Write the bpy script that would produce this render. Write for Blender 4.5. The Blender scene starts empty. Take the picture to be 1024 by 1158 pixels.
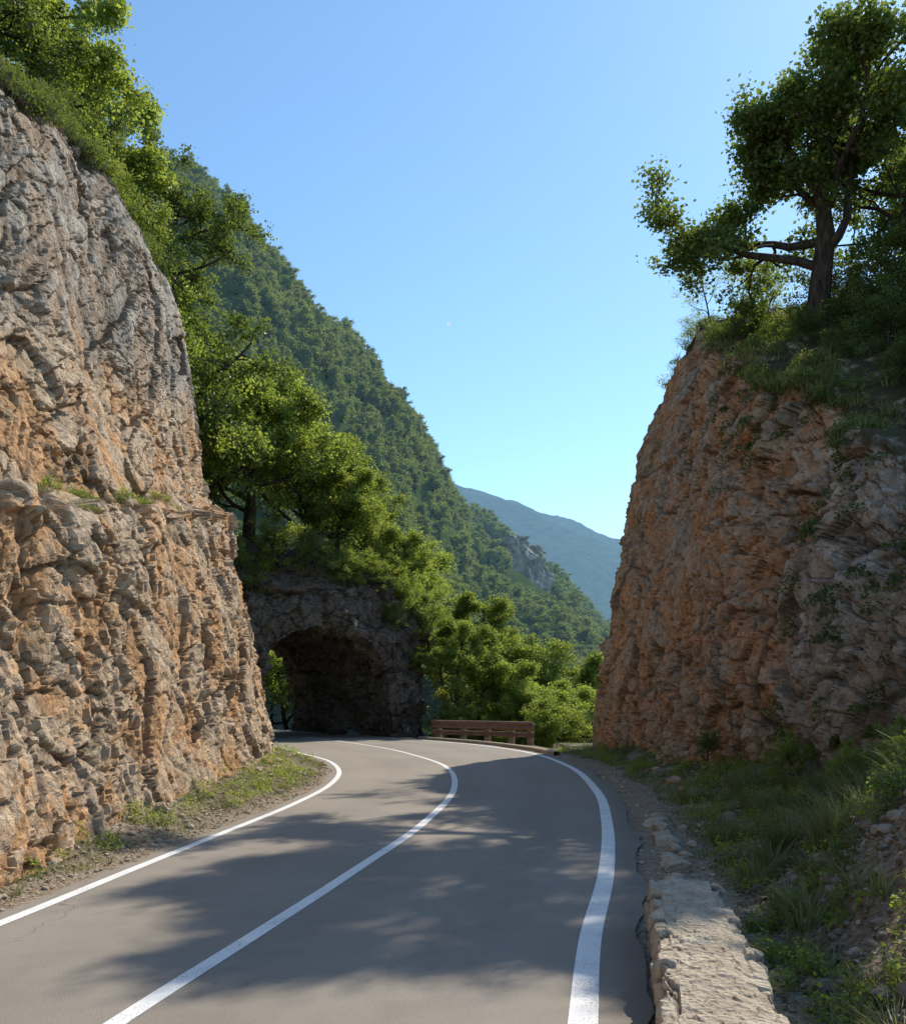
import bpy, math, numpy as np
from mathutils import Vector
sc=bpy.context.scene
RNG=np.random.default_rng(7)
MASK=0xffffffff
# ---------------- numpy noise -----------------
def hsh(i,j,k,s):
    n=(i*73856093)^(j*19349663)^(k*83492791)^((s*1640531)&MASK)
    n=n&MASK
    n=((n^(n>>13))*1274126177)&MASK
    n=n^(n>>16)
    n=(n*1103515245)&MASK
    n=n^(n>>13)
    return n/4294967296.0
def vnoise(P,s=0):
    f=np.floor(P); t=P-f; t=t*t*(3-2*t); f=f.astype(np.int64)
    i,j,k=f[:,0],f[:,1],f[:,2]; o=0
    for a in (0,1):
        wa=t[:,0] if a else 1-t[:,0]
        for b in (0,1):
            wb=t[:,1] if b else 1-t[:,1]
            for c in (0,1):
                wc=t[:,2] if c else 1-t[:,2]
                o=o+wa*wb*wc*hsh(i+a,j+b,k+c,s)
    return o*2-1
def fbm(P,o=4,s=0):
    r=0;a=1.0;tot=0
    for q in range(o):
        r=r+a*vnoise(P*(2.03**q)+q*17.3,s+q); tot+=a; a*=.5
    return r/tot
def blocks(P,s=0,tilt=1.2):
    """angular broken-rock blocks: every cell is a tilted facet"""
    f=np.floor(P-.5).astype(np.int64)
    best=np.full(len(P),1e9); sec=np.full(len(P),1e9); val=np.zeros(len(P))
    for a in (0,1):
        for b in (0,1):
            for c in (0,1):
                i,j,k=f[:,0]+a,f[:,1]+b,f[:,2]+c
                C=np.stack([i+.15+.7*hsh(i,j,k,s+1),j+.15+.7*hsh(i,j,k,s+2),k+.15+.7*hsh(i,j,k,s+3)],1)
                D=P-C; d=(D*D).sum(1)
                rv=np.stack([hsh(i,j,k,s+4),hsh(i,j,k,s+5),hsh(i,j,k,s+6)],1)*2-1
                v=(hsh(i,j,k,s+7)-.5)+(D*rv).sum(1)*tilt
                m=d<best
                sec=np.where(m,best,np.minimum(sec,d))
                val=np.where(m,v,val); best=np.where(m,d,best)
    edge=np.sqrt(sec)-np.sqrt(best)
    return val,edge
def sstep(a,b,x):
    t=np.clip((x-a)/(b-a),0,1); return t*t*(3-2*t)
def catmull(pts,n):
    P=np.array(pts,float); P=np.vstack([2*P[0]-P[1],P,2*P[-1]-P[-2]])
    out=[]; m=len(P)-3
    for t in np.linspace(0,m-1e-6,n*4):
        i=int(t); u=t-i; p0,p1,p2,p3=P[i:i+4]
        out.append(.5*((2*p1)+(-p0+p2)*u+(2*p0-5*p1+4*p2-p3)*u*u+(-p0+3*p1-3*p2+p3)*u**3))
    out=np.array(out); d=np.r_[0,np.cumsum(np.linalg.norm(np.diff(out,axis=0),axis=1))]
    s=np.linspace(0,d[-1],n)
    return np.stack([np.interp(s,d,out[:,k]) for k in range(out.shape[1])],1)
# ---------------- mesh helpers -----------------
def mk_mesh(name,V,F,mats,mi=None,smooth=False,attrs=None,fattrs=None):
    me=bpy.data.meshes.new(name); V=np.asarray(V,np.float32); F=np.asarray(F,np.int32)
    k=F.shape[1]
    me.vertices.add(len(V)); me.vertices.foreach_set('co',V.ravel())
    me.loops.add(F.size); me.loops.foreach_set('vertex_index',F.ravel())
    me.polygons.add(len(F)); me.polygons.foreach_set('loop_start',np.arange(0,F.size,k,dtype=np.int32))
    me.polygons.foreach_set('loop_total',np.full(len(F),k,np.int32))
    for m in mats: me.materials.append(m)
    if mi is not None: me.polygons.foreach_set('material_index',np.asarray(mi,np.int32))
    me.polygons.foreach_set('use_smooth',np.full(len(F),smooth,bool))
    me.update(calc_edges=True)
    for nm,a in (attrs or {}).items():
        at=me.attributes.new(nm,'FLOAT','POINT'); at.data.foreach_set('value',np.asarray(a,np.float32))
    for nm,a in (fattrs or {}).items():
        at=me.attributes.new(nm,'FLOAT','FACE'); at.data.foreach_set('value',np.asarray(a,np.float32))
    me.validate()
    return me
def mk_obj(name,me,loc=(0,0,0),rot=(0,0,0),scl=(1,1,1),parent=None,col=None):
    o=bpy.data.objects.new(name,me); o.location=loc; o.rotation_euler=rot; o.scale=scl
    (col or sc.collection).objects.link(o)
    if parent: o.parent=parent
    return o
def grid_faces(nu,nv):
    i=np.arange(nu-1)[:,None]*nv+np.arange(nv-1)[None,:]
    i=i.ravel(); return np.stack([i,i+nv,i+nv+1,i+1],1)
def grid_normals(G):
    du=np.gradient(G,axis=0); dv=np.gradient(G,axis=1)
    n=np.cross(du,dv); n/= (np.linalg.norm(n,axis=2,keepdims=True)+1e-9); return n
def tube(pts,rad,sides=7):
    pts=np.array(pts); rad=np.array(rad); n=len(pts)
    t=np.gradient(pts,axis=0); t/=np.linalg.norm(t,axis=1,keepdims=True)+1e-9
    up=np.array([.31,.17,.93]); a=np.cross(t,up); a/=np.linalg.norm(a,axis=1,keepdims=True)+1e-9
    b=np.cross(t,a); th=np.linspace(0,2*np.pi,sides,endpoint=False)
    V=pts[:,None]+rad[:,None,None]*(np.cos(th)[None,:,None]*a[:,None]+np.sin(th)[None,:,None]*b[:,None])
    V=V.reshape(-1,3); F=[]
    i=np.arange(n-1)[:,None]*sides; j=np.arange(sides)[None]; j2=(j+1)%sides
    F=np.stack([i+j,i+j2,i+sides+j2,i+sides+j],2).reshape(-1,4)
    return V,F
def box_vf(cx,cy,cz,sx,sy,sz,rz=0):
    v=np.array([[x,y,z] for x in(-.5,.5) for y in(-.5,.5) for z in(-.5,.5)])*[sx,sy,sz]
    c,s=math.cos(rz),math.sin(rz); v=np.stack([v[:,0]*c-v[:,1]*s,v[:,0]*s+v[:,1]*c,v[:,2]],1)+[cx,cy,cz]
    f=np.array([[0,1,3,2],[4,6,7,5],[0,4,5,1],[2,3,7,6],[0,2,6,4],[1,5,7,3]]); return v,f
def join(parts):
    V=[];F=[];o=0
    for v,f in parts: V.append(v);F.append(np.asarray(f)+o);o+=len(v)
    return np.vstack(V),np.vstack(F)
# ---------------- materials -----------------
class NT:
    def __init__(s,m): s.t=m.node_tree; s.n=s.t.nodes; s.l=s.t.links
    def new(s,ty,**k):
        n=s.n.new(ty)
        for a,b in k.items(): setattr(n,a,b)
        return n
    def put(s,a,b):
        if isinstance(a,bpy.types.NodeSocket): s.l.new(a,b)
        else: b.default_value=a
    def pos(s): return s.new('ShaderNodeNewGeometry').outputs['Position']
    def noise(s,vec,scale,detail=4,rough=.55,dist=0):
        n=s.new('ShaderNodeTexNoise'); s.put(vec,n.inputs['Vector']); n.inputs['Scale'].default_value=scale
        n.inputs['Detail'].default_value=detail; n.inputs['Roughness'].default_value=rough; n.inputs['Distortion'].default_value=dist
        return n.outputs['Fac']
    def vor(s,vec,scale,feat='F1',out='Distance'):
        n=s.new('ShaderNodeTexVoronoi',feature=feat); s.put(vec,n.inputs['Vector']); n.inputs['Scale'].default_value=scale
        return n.outputs[out]
    def map(s,vec,scale=(1,1,1),rot=(0,0,0)):
        n=s.new('ShaderNodeMapping'); s.put(vec,n.inputs['Vector']); n.inputs['Scale'].default_value=scale; n.inputs['Rotation'].default_value=rot
        return n.outputs[0]
    def ramp(s,f,a,b,lo=0.,hi=1.):
        n=s.new('ShaderNodeMapRange',interpolation_type='SMOOTHSTEP'); s.put(f,n.inputs[0])
        n.inputs[1].default_value=a;n.inputs[2].default_value=b;n.inputs[3].default_value=lo;n.inputs[4].default_value=hi
        return n.outputs[0]
    def mix(s,f,a,b,mode='MIX'):
        n=s.new('ShaderNodeMix',data_type='RGBA',blend_type=mode); s.put(f,n.inputs[0])
        for x,q in((a,6),(b,7)):
            if isinstance(x,tuple): x=(*x,1)
            s.put(x,n.inputs[q])
        return n.outputs[2]
    def math(s,op,a,b=0.):
        n=s.new('ShaderNodeMath',operation=op); s.put(a,n.inputs[0]); s.put(b,n.inputs[1]); return n.outputs[0]
    def attr(s,nm): return s.new('ShaderNodeAttribute',attribute_name=nm).outputs['Fac']
    def bump(s,h,dist,st=1,nrm=None):
        n=s.new('ShaderNodeBump'); s.put(h,n.inputs['Height']); n.inputs['Distance'].default_value=dist; n.inputs['Strength'].default_value=st
        if nrm: s.put(nrm,n.inputs['Normal'])
        return n.outputs[0]
def mat(name):
    m=bpy.data.materials.new(name); m.use_nodes=True; m.node_tree.nodes.clear(); return m,NT(m)
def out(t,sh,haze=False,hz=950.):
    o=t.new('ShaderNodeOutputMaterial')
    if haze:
        # aerial haze painted in as emission, growing with world distance up the gorge
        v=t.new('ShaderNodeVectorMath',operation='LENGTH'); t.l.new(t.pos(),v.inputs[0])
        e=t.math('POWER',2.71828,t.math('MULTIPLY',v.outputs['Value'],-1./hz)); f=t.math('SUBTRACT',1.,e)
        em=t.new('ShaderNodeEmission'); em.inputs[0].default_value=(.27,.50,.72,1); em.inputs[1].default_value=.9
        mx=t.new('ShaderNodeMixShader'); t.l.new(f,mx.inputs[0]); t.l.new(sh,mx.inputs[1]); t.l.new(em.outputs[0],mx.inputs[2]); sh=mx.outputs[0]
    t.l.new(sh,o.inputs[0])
def princ(t,col,rough=.9,nrm=None,spec=.25):
    p=t.new('ShaderNodeBsdfPrincipled')
    if isinstance(col,tuple): col=(*col,1)
    t.put(col,p.inputs['Base Color']); t.put(rough,p.inputs['Roughness']); p.inputs['Specular IOR Level'].default_value=spec
    if nrm: t.put(nrm,p.inputs['Normal'])
    return p.outputs[0]
def rock_mat(name,ca,cb,cor,cdk,orange=(.5,.62),gray_above=None,pale=.5,crust=None,gray_near=None,lift=.82):
    m,t=mat(name); P=t.pos()
    n2=t.noise(P,2.2,4,.65); n3=t.noise(P,13,5,.72)
    tone=t.attr('tone')
    # conglomerate fragments: warped cells, each with its own tone
    wn=t.new('ShaderNodeTexNoise'); t.l.new(P,wn.inputs['Vector']); wn.inputs['Scale'].default_value=5.; wn.inputs['Detail'].default_value=3
    wv=t.new('ShaderNodeVectorMath',operation='MULTIPLY_ADD'); t.l.new(wn.outputs['Color'],wv.inputs[0]); wv.inputs[1].default_value=(.22,.22,.22); t.l.new(P,wv.inputs[2])
    vc=t.new('ShaderNodeTexVoronoi'); t.l.new(wv.outputs[0],vc.inputs['Vector']); vc.inputs['Scale'].default_value=7.5
    sp=t.new('ShaderNodeSeparateXYZ'); t.l.new(vc.outputs['Color'],sp.inputs[0])
    c=t.mix(t.ramp(t.math('ADD',n2,t.math('MULTIPLY',tone,.22)),.32,.72),ca,cb)
    of=t.ramp(t.math('SUBTRACT',t.noise(P,.8,5,.7,.6),t.math('ADD',t.math('MULTIPLY',tone,.07),t.math('MULTIPLY',sp.outputs[1],.06))),orange[0],orange[1],0.,.92)
    if gray_above:
        z=t.new('ShaderNodeSeparateXYZ'); t.l.new(P,z.inputs[0])
        zz=t.math('SUBTRACT',z.outputs[2],t.math('MULTIPLY',z.outputs[1],.21))
        g=t.ramp(t.math('ADD',zz,t.math('MULTIPLY',n2,2.)),gray_above-.3,gray_above+1.1)
        of=t.math('MULTIPLY',of,t.math('SUBTRACT',1.,t.math('MULTIPLY',g,.66)))
        c=t.mix(t.math('MULTIPLY',g,.9),c,t.mix(t.ramp(n2,.3,.7),(.285,.255,.22),(.48,.44,.375)))
    if gray_near:
        z=t.new('ShaderNodeSeparateXYZ'); t.l.new(P,z.inputs[0])
        g=t.ramp(t.math('ADD',z.outputs[1],t.math('MULTIPLY',n2,3.)),gray_near,gray_near+2.,1.,0.)
        of=t.math('MULTIPLY',of,t.math('SUBTRACT',1.,t.math('MULTIPLY',g,.8)))
        c=t.mix(t.math('MULTIPLY',g,.8),c,t.mix(t.ramp(n2,.3,.7),(.30,.26,.22),(.46,.41,.35)))
    c=t.mix(of,c,cor)
    c=t.mix(t.ramp(n3,.50,.72,0,.55),c,cdk)
    c=t.mix(t.ramp(n3,.45,.28,0,pale),c,(.70,.61,.48))
    st=t.noise(t.map(P,(1.3,1.3,.25)),1.0,4,.65)
    c=t.mix(t.ramp(st,.55,.72,0,.4),c,cdk)
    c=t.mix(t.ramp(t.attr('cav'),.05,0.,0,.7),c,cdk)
    tm=t.new('ShaderNodeCombineColor'); k=t.math('ADD',t.math('ADD',lift,t.math('MULTIPLY',sp.outputs[0],.42)),t.math('MULTIPLY',tone,.26))
    for i in range(3): t.l.new(k,tm.inputs[i])
    c=t.mix(1.,c,tm.outputs[0],'MULTIPLY')
    if crust:
        g=t.attr('cap'); c=t.mix(t.math('MULTIPLY',g,t.ramp(n2,.35,.5)),c,crust)
    b=t.bump(t.math('ADD',n3,t.math('MULTIPLY',vc.outputs['Distance'],-.5)),.10,.95)
    out(t,princ(t,c,.92,b,.15)); return m
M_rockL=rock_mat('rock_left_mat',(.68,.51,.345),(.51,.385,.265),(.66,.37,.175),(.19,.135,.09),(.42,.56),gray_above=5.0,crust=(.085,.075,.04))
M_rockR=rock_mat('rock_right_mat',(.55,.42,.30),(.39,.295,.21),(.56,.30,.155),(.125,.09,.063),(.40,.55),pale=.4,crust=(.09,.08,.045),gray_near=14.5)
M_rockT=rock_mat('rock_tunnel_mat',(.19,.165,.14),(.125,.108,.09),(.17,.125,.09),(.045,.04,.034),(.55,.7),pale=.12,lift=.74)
def leaf_mat(name,dark,light,trans,tf=.42,haze=False):
    m,t=mat(name); r=t.attr('rnd')
    oi=t.new('ShaderNodeObjectInfo').outputs['Random']
    f=t.math('ADD',r,t.math('MULTIPLY',t.math('SUBTRACT',oi,.5),.6))
    c=t.mix(f,dark,light)
    d=t.new('ShaderNodeBsdfDiffuse'); t.l.new(c,d.inputs[0]); d=d.outputs[0]
    ct=t.mix(f,tuple(x*.55 for x in trans),trans)
    tr=t.new('ShaderNodeBsdfTranslucent'); t.l.new(ct,tr.inputs[0])
    g=t.new('ShaderNodeBsdfGlossy'); g.inputs['Roughness'].default_value=.45; g.inputs[0].default_value=(.6,.65,.6,1)
    mx=t.new('ShaderNodeMixShader'); mx.inputs[0].default_value=tf; t.l.new(d,mx.inputs[1]); t.l.new(tr.outputs[0],mx.inputs[2])
    m2=t.new('ShaderNodeMixShader'); m2.inputs[0].default_value=.05; t.l.new(mx.outputs[0],m2.inputs[1]); t.l.new(g.outputs[0],m2.inputs[2]); s_=m2.outputs[0]
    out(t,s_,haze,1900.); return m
M_leafB=leaf_mat('leaf_bright',(.065,.105,.022),(.22,.265,.05),(.56,.66,.09),.52)
M_leafO=leaf_mat('leaf_oak',(.036,.062,.017),(.12,.155,.038),(.30,.39,.055),.44)
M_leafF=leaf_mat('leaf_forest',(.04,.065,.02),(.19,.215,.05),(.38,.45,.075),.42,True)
M_grass=leaf_mat('grass_blades',(.07,.095,.025),(.26,.24,.10),(.36,.40,.12),.4)
M_dry=leaf_mat('dry_leaf_litter',(.20,.12,.06),(.42,.30,.15),(.25,.15,.06),.15)
m,t=mat('bark'); P=t.pos(); n=t.noise(t.map(P,(9,9,2.2)),1.5,4,.7)
out(t,princ(t,t.mix(t.ramp(n,.3,.7),(.03,.024,.018),(.10,.08,.062)),.95,t.bump(n,.04,1),.1)); M_bark=m
# asphalt
m,t=mat('asphalt'); P=t.pos(); n1=t.noise(P,.35,3,.6); n2=t.noise(P,150,2,.7); n3=t.noise(P,4,5,.65)
acr=t.attr('acr')
c=t.mix(t.ramp(n1,.3,.7),(.255,.218,.178),(.31,.268,.22))
c=t.mix(t.ramp(n3,.35,.75,0,.4),c,(.20,.17,.14))
w=t.math('ABSOLUTE',t.math('SINE',t.math('MULTIPLY',acr,12.566)))
c=t.mix(t.math('MULTIPLY',t.ramp(w,.3,1.),.2),c,(.37,.325,.265))
c=t.mix(t.ramp(t.math('ADD',acr,t.math('MULTIPLY',n3,.05)),.955,1.02,0,.5),c,(.15,.12,.095))
c=t.mix(t.ramp(n2,.48,.75,0,.55),c,(.48,.43,.36)); c=t.mix(t.ramp(n2,.45,.25,0,.6),c,(.09,.078,.066))
cv=t.new('ShaderNodeTexVoronoi',feature='DISTANCE_TO_EDGE'); nn=t.new('ShaderNodeTexNoise'); nn.inputs['Scale'].default_value=1.5; nn.inputs['Detail'].default_value=4; t.l.new(P,nn.inputs['Vector'])
va=t.new('ShaderNodeVectorMath',operation='ADD'); t.l.new(P,va.inputs[0]); t.l.new(nn.outputs['Color'],va.inputs[1]); t.l.new(va.outputs[0],cv.inputs['Vector']); cv.inputs['Scale'].default_value=.28
ck=t.math('MULTIPLY',t.ramp(cv.outputs['Distance'],.0,.0035,1.,0.),t.ramp(n1,.5,.62,0,.55))
c=t.mix(ck,c,(.09,.08,.065))
out(t,princ(t,c,.85,t.bump(n2,.006,.9),.25)); M_asph=m
m,t=mat('road_paint'); P=t.pos(); n=t.noise(P,70,4,.75); n0=t.noise(P,3,4,.6)
c=t.mix(t.ramp(t.math('ADD',n,t.math('MULTIPLY',n0,.35)),.69,.86),(.80,.79,.76),(.40,.36,.31))
out(t,princ(t,c,.7,t.bump(n,.003,.5),.3)); M_paint=m
# ground
m,t=mat('ground_soil'); P=t.pos(); n1=t.noise(P,.9,4,.65); n2=t.noise(P,7,4,.7); n3=t.noise(P,38,4,.7); vc=t.new('ShaderNodeTexVoronoi'); t.l.new(P,vc.inputs['Vector']); vc.inputs['Scale'].default_value=26
c=t.mix(t.ramp(n2,.3,.7),(.24,.175,.115),(.36,.28,.20))
sp=t.new('ShaderNodeSeparateXYZ'); t.l.new(vc.outputs['Color'],sp.inputs[0])
c=t.mix(t.ramp(sp.outputs[0],.6,.9,0,.7),c,(.45,.39,.31))
c=t.mix(t.ramp(n3,.5,.75,0,.6),c,(.10,.075,.055))
gr=t.attr('green'); c=t.mix(t.math('MULTIPLY',gr,t.ramp(n1,.36,.56)),c,t.mix(n3,(.05,.06,.02),(.13,.13,.05)))
out(t,princ(t,c,.95,t.bump(t.math('ADD',n3,vc.outputs['Distance']),.03,.9),.1)); M_ground=m
m,t=mat('forest_floor'); P=t.pos(); n=t.noise(P,.3,5,.7)
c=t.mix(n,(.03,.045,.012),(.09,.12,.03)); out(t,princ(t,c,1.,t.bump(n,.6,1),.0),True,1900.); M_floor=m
m,t=mat('stone_masonry'); P=t.pos(); n1=t.noise(P,6,4,.65); n3=t.noise(P,45,4,.7); v=t.vor(P,30.)
c=t.mix(t.ramp(n1,.3,.7),(.42,.34,.25),(.60,.51,.39)); c=t.mix(t.ramp(n3,.5,.75,0,.7),c,(.2,.165,.13)); c=t.mix(t.ramp(t.attr('cav'),.10,0.,0,.8),c,(.15,.12,.09))
out(t,princ(t,c,.95,t.bump(t.math('ADD',n3,v),.025,.8),.1)); M_stone=m
m,t=mat('rusty_steel'); P=t.pos(); n=t.noise(P,6,4,.7)
out(t,princ(t,t.mix(t.ramp(n,.3,.7),(.20,.10,.075),(.33,.20,.15)),.7,t.bump(n,.01,.5),.4)); M_rust=m
m,t=mat('weathered_concrete'); P=t.pos(); n=t.noise(P,9,4,.7)
out(t,princ(t,t.mix(t.ramp(n,.3,.7),(.24,.15,.11),(.42,.34,.27)),.9,t.bump(n,.02,.6),.2)); M_conc=m
# ---------------- road -----------------
Lp=[(-4.9,-8),(-4.3,-2),(-3.75,2.5),(-3.28,6.4),(-3.08,8.42),(-2.82,10.9),(-2.52,13.9),(-2.40,17.2),(-2.68,20.8),(-3.5,24.6),(-4.8,28),(-6.3,32),(-8.4,37),(-11.4,41.9),(-19.5,54.3)]
Cp=[(-3.9,-8),(-2.7,-2),(-1.98,2.5),(-1.68,4.41),(-1.33,6.27),(-.94,8.42),(-.38,11.85),(.02,16.5),(-.15,21.9),(-1.1,26.7),(-2.7,32),(-5.7,38.8),(-8.7,43.6),(-16.9,55.9)]
Rp=[(-1.6,-8),(-.5,-2),(.3,2.5),(.61,4.2),(.94,6.04),(1.46,8.42),(2.06,11.85),(2.6,16),(2.92,21.9),(2.50,28),(1.03,33.3),(-.9,37.2),(-3.1,40.8),(-6.0,45.3),(-14.3,57.7)]
N=420
Lc,Cc,Rc=[catmull(p,N) for p in (Lp,Cp,Rp)]
def nrm2(C):
    t=np.gradient(C,axis=0); t/=np.linalg.norm(t,axis=1,keepdims=True); return np.stack([t[:,1],-t[:,0]],1) # right side
ew=fbm(np.stack([Rc[:,0]*0,Rc[:,1]*1.6,Rc[:,1]*0],1),4,2)[:,None]
Le=Lc-nrm2(Lc)*(.20+.08*ew); Re=Rc+nrm2(Rc)*(.34+.12*ew[::-1])
K=25; a=np.linspace(0,1,K)
G=Le[:,None]*(1-a[None,:,None])+Re[:,None]*a[None,:,None]
V=np.concatenate([G,np.zeros((N,K,1))],2).reshape(-1,3)
F=grid_faces(N,K)[:,::-1]
mk_obj('road',mk_mesh('road',V,F,[M_asph],attrs={'acr':np.tile(a,N)}))
def line(name,C,w,z=.004):
    n=nrm2(C); A=C-n*w/2; B=C+n*w/2; V=np.zeros((len(C),2,3)); V[:,0,:2]=A;V[:,1,:2]=B;V[:,:,2]=z
    mk_obj(name,mk_mesh(name,V.reshape(-1,3),grid_faces(len(C),2)[:,::-1],[M_paint]))
line('edge_line_marking',Lc,.11); line('centre_line_marking',Cc,.115); line('edge_line_marking.001',Rc,.15)
wR=np.array([np.linalg.norm(Re-c,axis=1).min() for c in Cc]); wL=np.array([np.linalg.norm(Le-c,axis=1).min() for c in Cc]); nC=nrm2(Cc)
def lateral(X,Y):
    P=np.stack([X,Y],1); eR=np.empty(len(P)); eL=np.empty(len(P))
    for s in range(0,len(P),20000):
        p=P[s:s+20000]; D=p[:,None]-Cc[None]; i=(D**2).sum(2).argmin(1)
        d=((p-Cc[i])*nC[i]).sum(1); eR[s:s+20000]=d-wR[i]; eL[s:s+20000]=-d-wL[i]
    return eR,eL
def ground_z(X,Y,fine=True):
    eR,eL=lateral(X,Y)
    P=np.stack([X,Y,0*X],1)
    far=sstep(36,44,Y); far2=sstep(25,31,Y)
    zl=np.where(eL>-.1,.0+.30*sstep(.0,1.3,eL),-.035)
    zr=-.035+ .04*sstep(.0,.4,eR)*(1-far2)+.55*sstep(.7,3.0,eR)*(1-far2)
    bank=.85*sstep(.85,2.1,eR)*(1-sstep(6.2,9.5,Y))
    zr=np.where(eR>-.1,zr+bank*.9,-.035)
    z=np.where(eR>-.1,zr,np.where(eL>-.1,zl,-.035))
    z=z-2.5*sstep(.9,8,eR)*far-.8*sstep(1.6,4.,eR)*far2*(X<4.2)
    out_=np.clip(np.maximum(eR,eL),0,1)*(1-.8*far2)
    if fine: z=z+out_*(.07*fbm(P*1.3,4,3)+.035*fbm(P*7,3,9))
    else: z=z+out_*(.07*fbm(P*1.3,4,3))
    z=np.where((eR<-.05)&(eL<-.05),-.035,z)
    return z
xs=np.unique(np.r_[-1500,-900,-500,-300,-180,-120,-80,-50,-35,-25,-20,np.arange(-16,-6,.4),np.arange(-6,8,.06),np.arange(8,20,.4),25,35,50,80,120,180,300,500,900,1500])
ys=np.unique(np.r_[-300,-100,-40,-20,-10,-5,np.arange(-2,3,.3),np.arange(3,12,.06),np.arange(12,24,.11),np.arange(24,50,.3),np.arange(50,70,2),80,100,140,200,300,500,900,1600,2500])
X,Y=np.meshgrid(xs,ys,indexing='ij'); z=ground_z(X.ravel(),Y.ravel())
eR,eL=lateral(X.ravel(),Y.ravel())
green=np.clip(np.where(eR>0,sstep(.6,1.2,eR)*(1-.9*(sstep(1.9,2.3,X.ravel())*(1-sstep(5.6,6.6,Y.ravel())))),.6*sstep(.1,.5,eL)),0,1)
V=np.stack([X.ravel(),Y.ravel(),z],1)
mk_obj('ground',mk_mesh('ground',V,grid_faces(len(xs),len(ys)),[M_ground],smooth=True,attrs={'green':green}))
# ---------------- cliffs -----------------
def rock_disp(P,s,A=(.35,.22,.09,.03),ani=None,fine_boost=None):
    Q=P.copy()
    if ani is not None: Q=ani(Q)
    W=np.stack([fbm(P*.8,3,s+50),fbm(P*.8,3,s+60),fbm(P*.8,3,s+70)],1)*.4
    Q=Q+W
    b1,e1=blocks(Q/1.7,s,1.1); b2,e2=blocks(Q/.62+3,s+11,1.2); b3,e3=blocks(Q/.24+7,s+23,1.3); b4,e4=blocks(Q/.11+7,s+33,1.3)
    rough=.5+.9*sstep(-.35,.35,fbm(P*.55,3,s+80))
    if fine_boost is not None: rough=rough*fine_boost(P)
    d=A[0]*fbm(P/2.6,4,s+3)*1.6+A[1]*b1+(A[2]*b2*1.2+A[3]*b3*1.3+A[3]*.5*b4)*rough
    d=d-A[2]*.5*(1-sstep(0,.09,e1))-A[3]*1.0*(1-sstep(0,.11,e2))-A[3]*.35*(1-sstep(0,.12,e3))
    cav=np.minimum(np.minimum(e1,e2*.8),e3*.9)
    tone=np.clip(.5*b1+.7*b2+.6*b3,-1,1)
    return d,cav,tone
def cliff(name,path,nu,top,off,sgn,material,seed,A,ani=None,vz=300,capw=14,caprise=.55,fb=None):
    fine=catmull(path,2000); d=np.linalg.norm(np.diff(fine,axis=0),axis=1); r=np.maximum(np.linalg.norm(fine[1:],axis=1),5.)
    w=np.where(fine[1:,1]>2,d/r,d/14.); cs=np.r_[0,np.cumsum(w)]; s=np.linspace(0,cs[-1],nu)
    Pp=np.stack([np.interp(s,cs,fine[:,k]) for k in(0,1)],1)
    zt=top(Pp[:,1]); v=np.linspace(0,1,vz)
    Z=-.3+(zt[:,None]+.3)*v[None,:]
    o=off(Z,Pp[:,1][:,None]*np.ones_like(Z))
    G=np.stack([Pp[:,0][:,None]+sgn*o,Pp[:,1][:,None]+0*Z,Z],2)
    nc=40; c=(np.linspace(0,1,nc+1)[1:])**1.5*capw
    e=G[:,-1:,:]; C=np.repeat(e,nc,1); C[:,:,0]+=sgn*c[None]; C[:,:,2]+=caprise*c[None]
    G=np.concatenate([G,C],1); nv=G.shape[1]
    n=grid_normals(G)
    if (n[nu//2,vz//2,0]*sgn)>0: n=-n; flip=True
    else: flip=False
    n[:,vz:]=(0,0,1); n[:,vz-8:vz]=n[:,vz-8:vz]*np.linspace(1,.3,8)[None,:,None]+np.array([0,0,1])*np.linspace(0,.7,8)[None,:,None]
    P=G.reshape(-1,3); nn=n.reshape(-1,3)
    dd,cav,tone=rock_disp(P,seed,A,ani,fb)
    V=P+nn*dd[:,None]
    F=grid_faces(nu,nv)
    if flip: F=F[:,::-1]
    cap=np.zeros((nu,nv)); cap[:,vz-6:]=1; cap[:,vz-14:vz-6]=np.linspace(0,1,8)[None]
    mk_obj(name,mk_mesh(name,V,F,[material],attrs={'cav':cav,'tone':tone,'cap':cap.ravel()}))
    return V.reshape(nu,nv,3)
def offL(Z,Y):
    o=np.interp(Z,[-.3,0,3.4,5.3,7.2,9.4,11.1,12.3,14],[-.15,-.05,.5,1.1,1.7,1.9,2.15,2.6,3.4])
    zl=3.9+(Y-10.6)*.21+.12*np.sin(Y*2.3)+.08*np.sin(Y*5.1+1)
    led=.34+.12*np.sin(Y*1.3)
    return o+led*sstep(-.05,.22,Z-zl)-.25*sstep(1.6,.1,zl-Z)*(Z<zl)
topL=lambda Y: np.interp(Y,[0,8,13.5,16,19.6,24,40],[8.5,9.8,10.9,11.7,12.3,12.4,12.4])+.3*np.sin(Y*.9)
ang=math.radians(35); ca,sa=math.cos(ang),math.sin(ang)
def aniL(Q):
    M=np.array([[1,0,0],[0,ca*.62,-sa*1.35],[0,sa*.62,ca*1.35]])
    M2=np.array([[1,0,0],[0,.9,.25],[0,-.25,.8]])
    up=Q[:,2]>3.9+(Q[:,1]-10.6)*.21
    return np.where(up[:,None],Q@M,Q@M2)
fbL=lambda P: np.where(P[:,2]>3.9+(P[:,1]-10.6)*.21,.8,1.1)
GL=cliff('left_cliff_rock',[(-7,-10),(-5.2,-3),(-4.1,3),(-3.95,7),(-3.95,12),(-4.15,17),(-4.4,21.5),(-4.9,24),(-6.4,26),(-9,27.5),(-18,29)],800,topL,offL,-1,M_rockL,5,(.20,.10,.055,.035),ani=aniL,vz=460,fb=fbL)
VZL=460
def offR(Z,Y): return np.interp(Z,[-.3,0,2.65,5.65,8.65,10.7,12.4,14],[-.15,-.1,.05,.6,1.3,1.8,2.4,3.0])*(1+.5*sstep(16,12,Y))
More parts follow.
